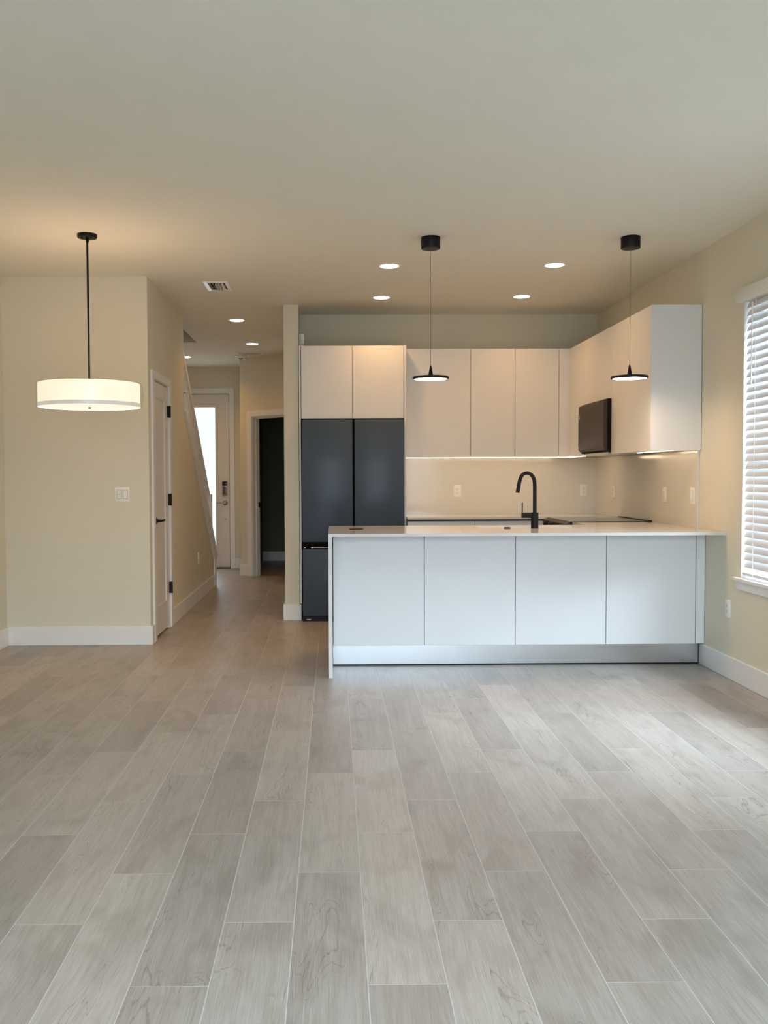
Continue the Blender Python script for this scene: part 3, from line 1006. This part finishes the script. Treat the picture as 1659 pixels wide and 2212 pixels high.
t = thing('refrigerator', (0.18, 8.45, 0), 'dark navy glass French-door refrigerator in the white surround', 'refrigerator')
FYF = 8.17
obj('case', B().box(-0.275, 0.627, FYF + 0.075, YB - 0.03, 0.02, 1.778), MBK, t)
for a0, a1 in ((-0.272, 0.1715), (0.1905, 0.627)):
    dd = obj('door', B().box(a0, a1, FYF, FYF + 0.07, 0.706, 1.786, 0.004), MFR, t)
obj('centre_seal', B().box(0.1715, 0.1905, FYF + 0.012, FYF + 0.075, 0.706, 1.78), MSLOT2, t)
b = B().box(-0.274, 0.627, FYF + 0.012, FYF + 0.075, 0.645, 0.706)
gb = obj('handle_channel', b, MSLOT2, t)
obj('chrome_line', B().box(-0.18, 0.62, FYF + 0.009, FYF + 0.0125, 0.6555, 0.6585).box(-0.262, -0.245, FYF + 0.009, FYF + 0.0125, 0.6553, 0.659).box(-0.198, -0.180, FYF + 0.006, FYF + 0.0125, 0.654, 0.661), MST, gb)
obj('freezer_drawer', B().box(-0.272, 0.627, FYF, FYF + 0.07, 0.046, 0.644, 0.004), MFR, t)
kp = obj('kick_plate', B().box(-0.272, 0.625, FYF + 0.01, FYF + 0.06, 0.0, 0.045), MBK, t)
obj('badge', B().box(-0.241, -0.202, FYF + 0.006, FYF + 0.011, 0.012, 0.021, 0.002, 1), MSILV, kp)
b = B().box(-0.304, -0.256, 8.36, 8.45, 2.444, 2.566, 0.014, 3)
b.box(-0.285, -0.254, 8.345, 8.37, 2.47, 2.54, 0.006)
tag(obj('sensor_box', b, MPL, loc=(-0.28, 8.4, 2.444)), 'small white plastic box on top of the refrigerator cabinet against the wall end', 'sensor')

# ------------------------------------------------------------------ outlets and switches
RZ = {'-y': 0, '-x': -math.pi / 2, '+x': math.pi / 2}   # the plate faces this way


def plate(name, at, face, label, cat, inner='duplex', wdt=0.071, hgt=0.117, group=None):
    t = thing(name, at, label, cat, group)
    mx = Matrix.Translation(at) @ Matrix.Rotation(RZ[face], 4, 'Z')    # local: faces -y
    obj('cover_plate', B().box(-wdt / 2, wdt / 2, -0.006, 0.0005, -hgt / 2, hgt / 2, 0.0025, 2, mx), MPL, t)
    if inner == 'duplex':
        sk = obj('receptacle', B().box(-0.0165, 0.0165, -0.0085, -0.005, -0.033, 0.033, 0.001, 1, mx), MPL, t)
        b = B()
        for zc in (-0.019, 0.016):
            b.box(-0.0075, -0.0055, -0.0092, -0.008, zc, zc + 0.009, mtx=mx)
            b.box(0.0045, 0.0065, -0.0092, -0.008, zc + 0.001, zc + 0.008, mtx=mx)
            b.cyl((0, 0, zc - 0.006), 0.0028, -0.0092, -0.008, 'y', 10, mtx=mx)
        obj('slots', b, MSLOT, sk)
    elif inner == 'rocker':
        fr = obj('rocker_frame', B().box(-0.0185, 0.0185, -0.0068, -0.005, -0.035, 0.035, mtx=mx), MPG, t)
        obj('rocker', B().box(-0.0165, 0.0165, -0.0092, -0.005, -0.033, 0.033, 0.0015, 1, mx), MPL, t)
    elif inner == 'double':
        for cx_ in (-0.0225, 0.023):
            obj('rocker_frame', B().box(cx_ - 0.0185, cx_ + 0.0185, -0.0068, -0.005, -0.035, 0.035, mtx=mx), MPG, t)
        b = B().box(-0.0225 - 0.0155, -0.0225 + 0.0155, -0.0095, -0.005, 0.002, 0.032, 0.001, 1, mx)
        b.box(-0.0225 - 0.0155, -0.0225 + 0.0155, -0.0095, -0.005, -0.032, -0.001, 0.001, 1, mx)
        obj('split_rocker', b, MPL, t)
        obj('rocker', B().box(0.023 - 0.0155, 0.023 + 0.0155, -0.0095, -0.005, -0.032, 0.032, 0.0015, 1, mx), MPL, t)
    return t


KW = 'kitchen wall outlets'
plate('wall_outlet', (1.177, 8.766, 1.142), '-y', 'white duplex outlet on the backsplash left of the faucet', 'outlet', group=KW)
plate('wall_outlet', (2.375, 8.766, 1.144), '-y', 'white duplex outlet on the backsplash near the corner', 'outlet', group=KW)
plate('wall_outlet', (2.489, 8.19, 1.143), '-x', 'white outlet plate on the side backsplash beyond the range', 'outlet')
plate('wall_outlet', (2.489, 6.925, 1.140), '-x', 'white outlet plate on the side backsplash between the range and the window wall end', 'outlet')
plate('light_switch', (2.489, 6.385, 1.143), '-x', 'white rocker switch at the end edge of the side backsplash', 'switch', 'rocker')
plate('wall_outlet', (XR, 5.822, 0.440), '-x', 'white outlet low on the wall below the window sill', 'outlet')
plate('light_switch', (-1.611, YD, 1.156), '-y', 'white double switch plate on the wall near the closet door', 'switch', 'double', 0.113, 0.115)
plate('wall_outlet', (XH, 9.63, 0.44), '+x', 'white outlet low on the hallway wall below the stair skirt', 'outlet')
plate('light_switch', (-0.435, 8.50, 1.17), '-x', 'white switch on the hallway side of the narrow wall end', 'switch', 'rocker')

# ------------------------------------------------------------------ recessed ceiling lights
spots = ((0.413, 6.75, 'recessed ceiling light nearest the first black pendant', POT_W),
         (1.605, 6.73, 'recessed ceiling light near the second black pendant by the window wall', POT_W),
         (0.417, 7.93, 'recessed ceiling light above the refrigerator cabinet', POT_W),
         (1.606, 7.90, 'recessed ceiling light above the kitchen corner', POT_W),
         (-0.926, 9.06, 'first recessed ceiling light in the hallway', HALL_W),
         (-0.917, 10.66, 'second recessed ceiling light in the hallway near the smoke detector', HALL_W),
         (-1.86, 11.80, 'recessed ceiling light behind the stair rail by the front door', FOYER_W))
first = None
for (x, y, lab, pw) in spots:
    if first is None:
        t = thing('recessed_light', (x, y, H), lab, 'ceiling light', 'recessed ceiling lights')
        obj('trim_ring', B().lathe(((0.068, H - 0.001), (0.068, H - 0.004), (0.080, H - 0.006), (0.087, H - 0.003), (0.0875, H + 0.0005)), (x, y, 0), 'z', 40), MPL, t)
        obj('lens', B().lathe(((0.069, H - 0.0015), (0.060, H - 0.0065), (0.03, H - 0.0085), (0, H - 0.009)), (x, y, 0), 'z', 40), MLENS, t)
        first = t
    else:
        copy_thing(first, (x, y, H), lab)
    L = area('downlight', (x, y, H - 0.012), (x, y, 0), 0.13, 0.13, pw, POT_C, 140, 'DISK')

# ------------------------------------------------------------------ black disc pendants
first = None
for (x, lab) in ((0.628, 'black disc pendant hanging over the waterfall end of the peninsula'), (1.906, 'black disc pendant hanging over the peninsula by the window wall')):
    y = 5.955
    if first is None:
        t = thing('pendant_lamp', (x, y, H), lab, 'pendant lamp', 'black disc pendants')
        obj('canopy', B().lathe(((0, H), (0.0605, H), (0.0605, H - 0.069), (0.0585, H - 0.072), (0, H - 0.072)), (x, y, 0), 'z', 40), MBK, t)
        obj('cable', B().tube(((x, y, H - 0.07), (x, y, 1.99)), 0.0015, 8), MWIRE, t)
        obj('cone', B().lathe(((0, 1.994), (0.004, 1.994), (0.0165, 1.928), (0, 1.928)), (x, y, 0), 'z', 28), MBK, t)
        obj('disc', B().lathe(((0, 1.929), (0.02, 1.929), (0.112, 1.923), (0.1165, 1.919), (0.1165, 1.909), (0.113, 1.906), (0.106, 1.906)), (x, y, 0), 'z', 56), MBK, t)
        obj('diffuser', B().lathe(((0.1065, 1.907), (0.08, 1.9055), (0, 1.905)), (x, y, 0), 'z', 48), MLENS, t)
        first = t
    else:
        copy_thing(first, (x, y, H), lab)
    area('pendant_glow', (x, y, 1.902), (x, y, 0), 0.2, 0.2, PEND_W, WARM, 160, 'DISK')

# ------------------------------------------------------------------ drum pendant
DX, DYY = -1.532, 5.87
t = thing('drum_pendant', (DX, DYY, H), 'large white drum pendant glowing on a black rod', 'pendant lamp')
b = B().lathe(((0, H), (0.0605, H), (0.0605, H - 0.018), (0.057, H - 0.022), (0, H - 0.022)), (DX, DYY, 0), 'z', 40)
for sx in (-0.028, 0.030):
    b.cyl((DX + sx, DYY - 0.02, 0), 0.005, H - 0.03, H - 0.02, 'z', 10)
b.cyl((DX, DYY, 0), 0.0095, H - 0.05, H - 0.02, 'z', 16)
obj('canopy', b, MBK, t)
obj('rod', B().cyl((DX, DYY, 0), 0.0065, 1.74, H - 0.045, 'z', 14), MBK, t)
R, zt, zbm = 0.312, 1.874, 1.730
b = B().lathe(((R, zbm), (R, zt), (R - 0.004, zt + 0.002), (R - 0.006, zt), (R - 0.006, zbm)), (DX, DYY, 0), 'z', 96)
sh = obj('shade', b, MSHADE, t)
obj('ribbon', B().lathe(((R + 0.001, zbm - 0.002), (R + 0.0022, zbm), (R + 0.0022, zbm + 0.022), (R + 0.0005, zbm + 0.0225)), (DX, DYY, 0), 'z', 96), MRIB, t)
obj('diffuser', B().lathe(((R - 0.006, zbm + 0.004), (R - 0.02, zbm + 0.001), (0.012, zbm - 0.001)), (DX, DYY, 0), 'z', 96), MDIFF, t)
obj('finial', B().lathe(((0, zbm + 0.004), (0.009, zbm + 0.004), (0.009, zbm - 0.008), (0, zbm - 0.010)), (DX, DYY, 0), 'z', 16), MBK, t)
obj('top_cover', B().lathe(((R - 0.006, zt - 0.004), (0.02, zt - 0.002)), (DX, DYY, 0), 'z', 96), MSHADE, t)
# loose clear wrapping, bulging on one side
b = B()
rings = []
seg = 120
for (h, dr_) in ((zbm - 0.003, 0.004), (zbm + 0.03, 0.008), (zbm + 0.075, 0.012), (zbm + 0.115, 0.010), (zt + 0.005, 0.004)):
    ring = []
    for k in range(seg):
        a = 2 * math.pi * k / seg
        bul = max(0, math.cos(a + 0.15)) ** 3
        q = R + 0.005 + dr_ * (0.3 + 1.1 * bul) + 0.002 * math.sin(k * 1.9 + h * 60) * (0.4 + bul) + random.uniform(-0.001, 0.001)
        ring.append(b.bm.verts.new((DX + q * math.cos(a), DYY + q * math.sin(a), h + 0.002 * math.sin(k * 0.7))))
    rings.append(ring)
for a_, c_ in zip(rings, rings[1:]):
    for k in range(seg):
        b.bm.faces.new((a_[k], a_[(k + 1) % seg], c_[(k + 1) % seg], c_[k]))
obj('plastic_wrap', b, MFILM, t)
# small brown printed mark on the shade
b = B()
for k in range(8):
    a = -math.pi / 2 + 0.355 + (k - 3.5) * 0.0195
    hh = 0.0085 if k in (0, 1) else 0.006
    mx = Matrix.Translation((DX + (R + 0.0012) * math.cos(a), DYY + (R + 0.0012) * math.sin(a), zbm + 0.0275)) @ Matrix.Rotation(a + math.pi / 2, 4, 'Z')
    b.box(-0.0028, -0.0014, -0.0006, 0.0006, 0, hh, mtx=mx)
    b.box(-0.0028, 0.0022, -0.0006, 0.0006, hh - 0.0014 if k % 2 else 0, hh if k % 2 else 0.0014, mtx=mx)
    b.box(0.0010, 0.0022, -0.0006, 0.0006, 0, 0.0052, mtx=mx)
obj('printed_mark', b, MINK, sh)
pl = bpy.data.lights.new('drum_glow', 'POINT')
pl.energy = DRUM_UP
pl.color = WARM
pl.shadow_soft_size = 0.2
po = bpy.data.objects.new('drum_glow', pl)
C.objects.link(po)
po.location = (DX, DYY, zt + 0.2)
area('drum_down', (DX, DYY, zbm - 0.014), (DX, DYY, 0), 0.58, 0.58, DRUM_DN, WARM, 170, 'DISK')

# ------------------------------------------------------------------ vents and smoke detector
t = thing('air_vent', (-0.91, 7.43, H), 'white supply vent with open vanes in the ceiling above the hallway entrance', 'vent')
vx0, vx1, vy0_, vy1_ = -1.008, -0.812, 7.262, 7.60
b = B()
b.box(vx0, vx0 + 0.036, vy0_, vy1_, H - 0.009, H, 0.003, 1)
b.box(vx1 - 0.030, vx1, vy0_, vy1_, H - 0.009, H, 0.003, 1)
b.box(vx0 + 0.0362, vx1 - 0.0302, vy0_, vy0_ + 0.032, H - 0.009, H, 0.003, 1)
b.box(vx0 + 0.0362, vx1 - 0.0302, vy1_ - 0.032, vy1_, H - 0.009, H, 0.003, 1)
obj('frame', b, MPL, t)
obj('duct', B().box(vx0 + 0.034, vx1 - 0.028, vy0_ + 0.03, vy1_ - 0.03, H - 0.003, H - 0.0005), MDUCT, t)
for k in range(5):
    xv = vx0 + 0.052 + k * 0.0235
    tl = Matrix.Translation((xv, 0, H - 0.012)) @ Matrix.Rotation(math.radians(-28 if k < 2 else 28), 4, 'Y')
    obj('vane', B().box(-0.001, 0.001, vy0_ + 0.03, vy1_ - 0.026, -0.013, 0.010, mtx=tl), MPL, t)
t = thing('return_grille', (-1.02, 11.45, H), 'flat white return grille in the hallway ceiling beside the smoke detector', 'vent')
gx0_, gx1_, gy0_, gy1_ = -1.182, -0.866, 11.34, 11.585
b = B()
b.box(gx0_, gx0_ + 0.03, gy0_, gy1_, H - 0.01, H).box(gx1_ - 0.03, gx1_, gy0_, gy1_, H - 0.01, H)
b.box(gx0_ + 0.0302, gx1_ - 0.0302, gy0_, gy0_ + 0.03, H - 0.01, H).box(gx0_ + 0.0302, gx1_ - 0.0302, gy1_ - 0.03, gy1_, H - 0.01, H)
obj('frame', b, MPL, t)
obj('duct', B().box(gx0_ + 0.03, gx1_ - 0.03, gy0_ + 0.03, gy1_ - 0.03, H - 0.003, H - 0.0005), MDUCT, t)
b = B()
for k in range(8):
    tl = Matrix.Translation((0, gy0_ + 0.042 + k * 0.0235, H - 0.006)) @ Matrix.Rotation(math.radians(35), 4, 'X')
    b.box(gx0_ + 0.03, gx1_ - 0.03, -0.009, 0.009, -0.001, 0.001, mtx=tl)
obj('vanes', b, MPL, t)
SXX, SYY = -1.150, 11.70
t = thing('smoke_detector', (SXX, SYY, H), 'round white smoke detector on the hallway ceiling', 'smoke detector')
obj('base', B().lathe(((0, H), (0.075, H), (0.075, H - 0.012), (0.068, H - 0.016), (0, H - 0.016)), (SXX, SYY, 0), 'z', 36), MPL, t)
obj('body', B().lathe(((0.060, H - 0.015), (0.062, H - 0.035), (0.056, H - 0.05), (0.03, H - 0.054), (0, H - 0.054)), (SXX, SYY, 0), 'z', 36), MPL, t)
obj('sensor_window', B().box(SXX - 0.022, SXX + 0.028, SYY - 0.064, SYY - 0.03, H - 0.053, H - 0.043, 0.003, 1), MBG, t)

# ------------------------------------------------------------------ garden outside the rear door
b = B()
b.box(-9, 9, -13, YR - T, -0.25, -0.05)
tag(obj('patio', b, mat('concrete_patio', (0.40, 0.40, 0.39), 0.8, var=0.08), loc=(0, -6, -0.05)), 'grey concrete patio outside the sliding door', 'patio', kind='structure')
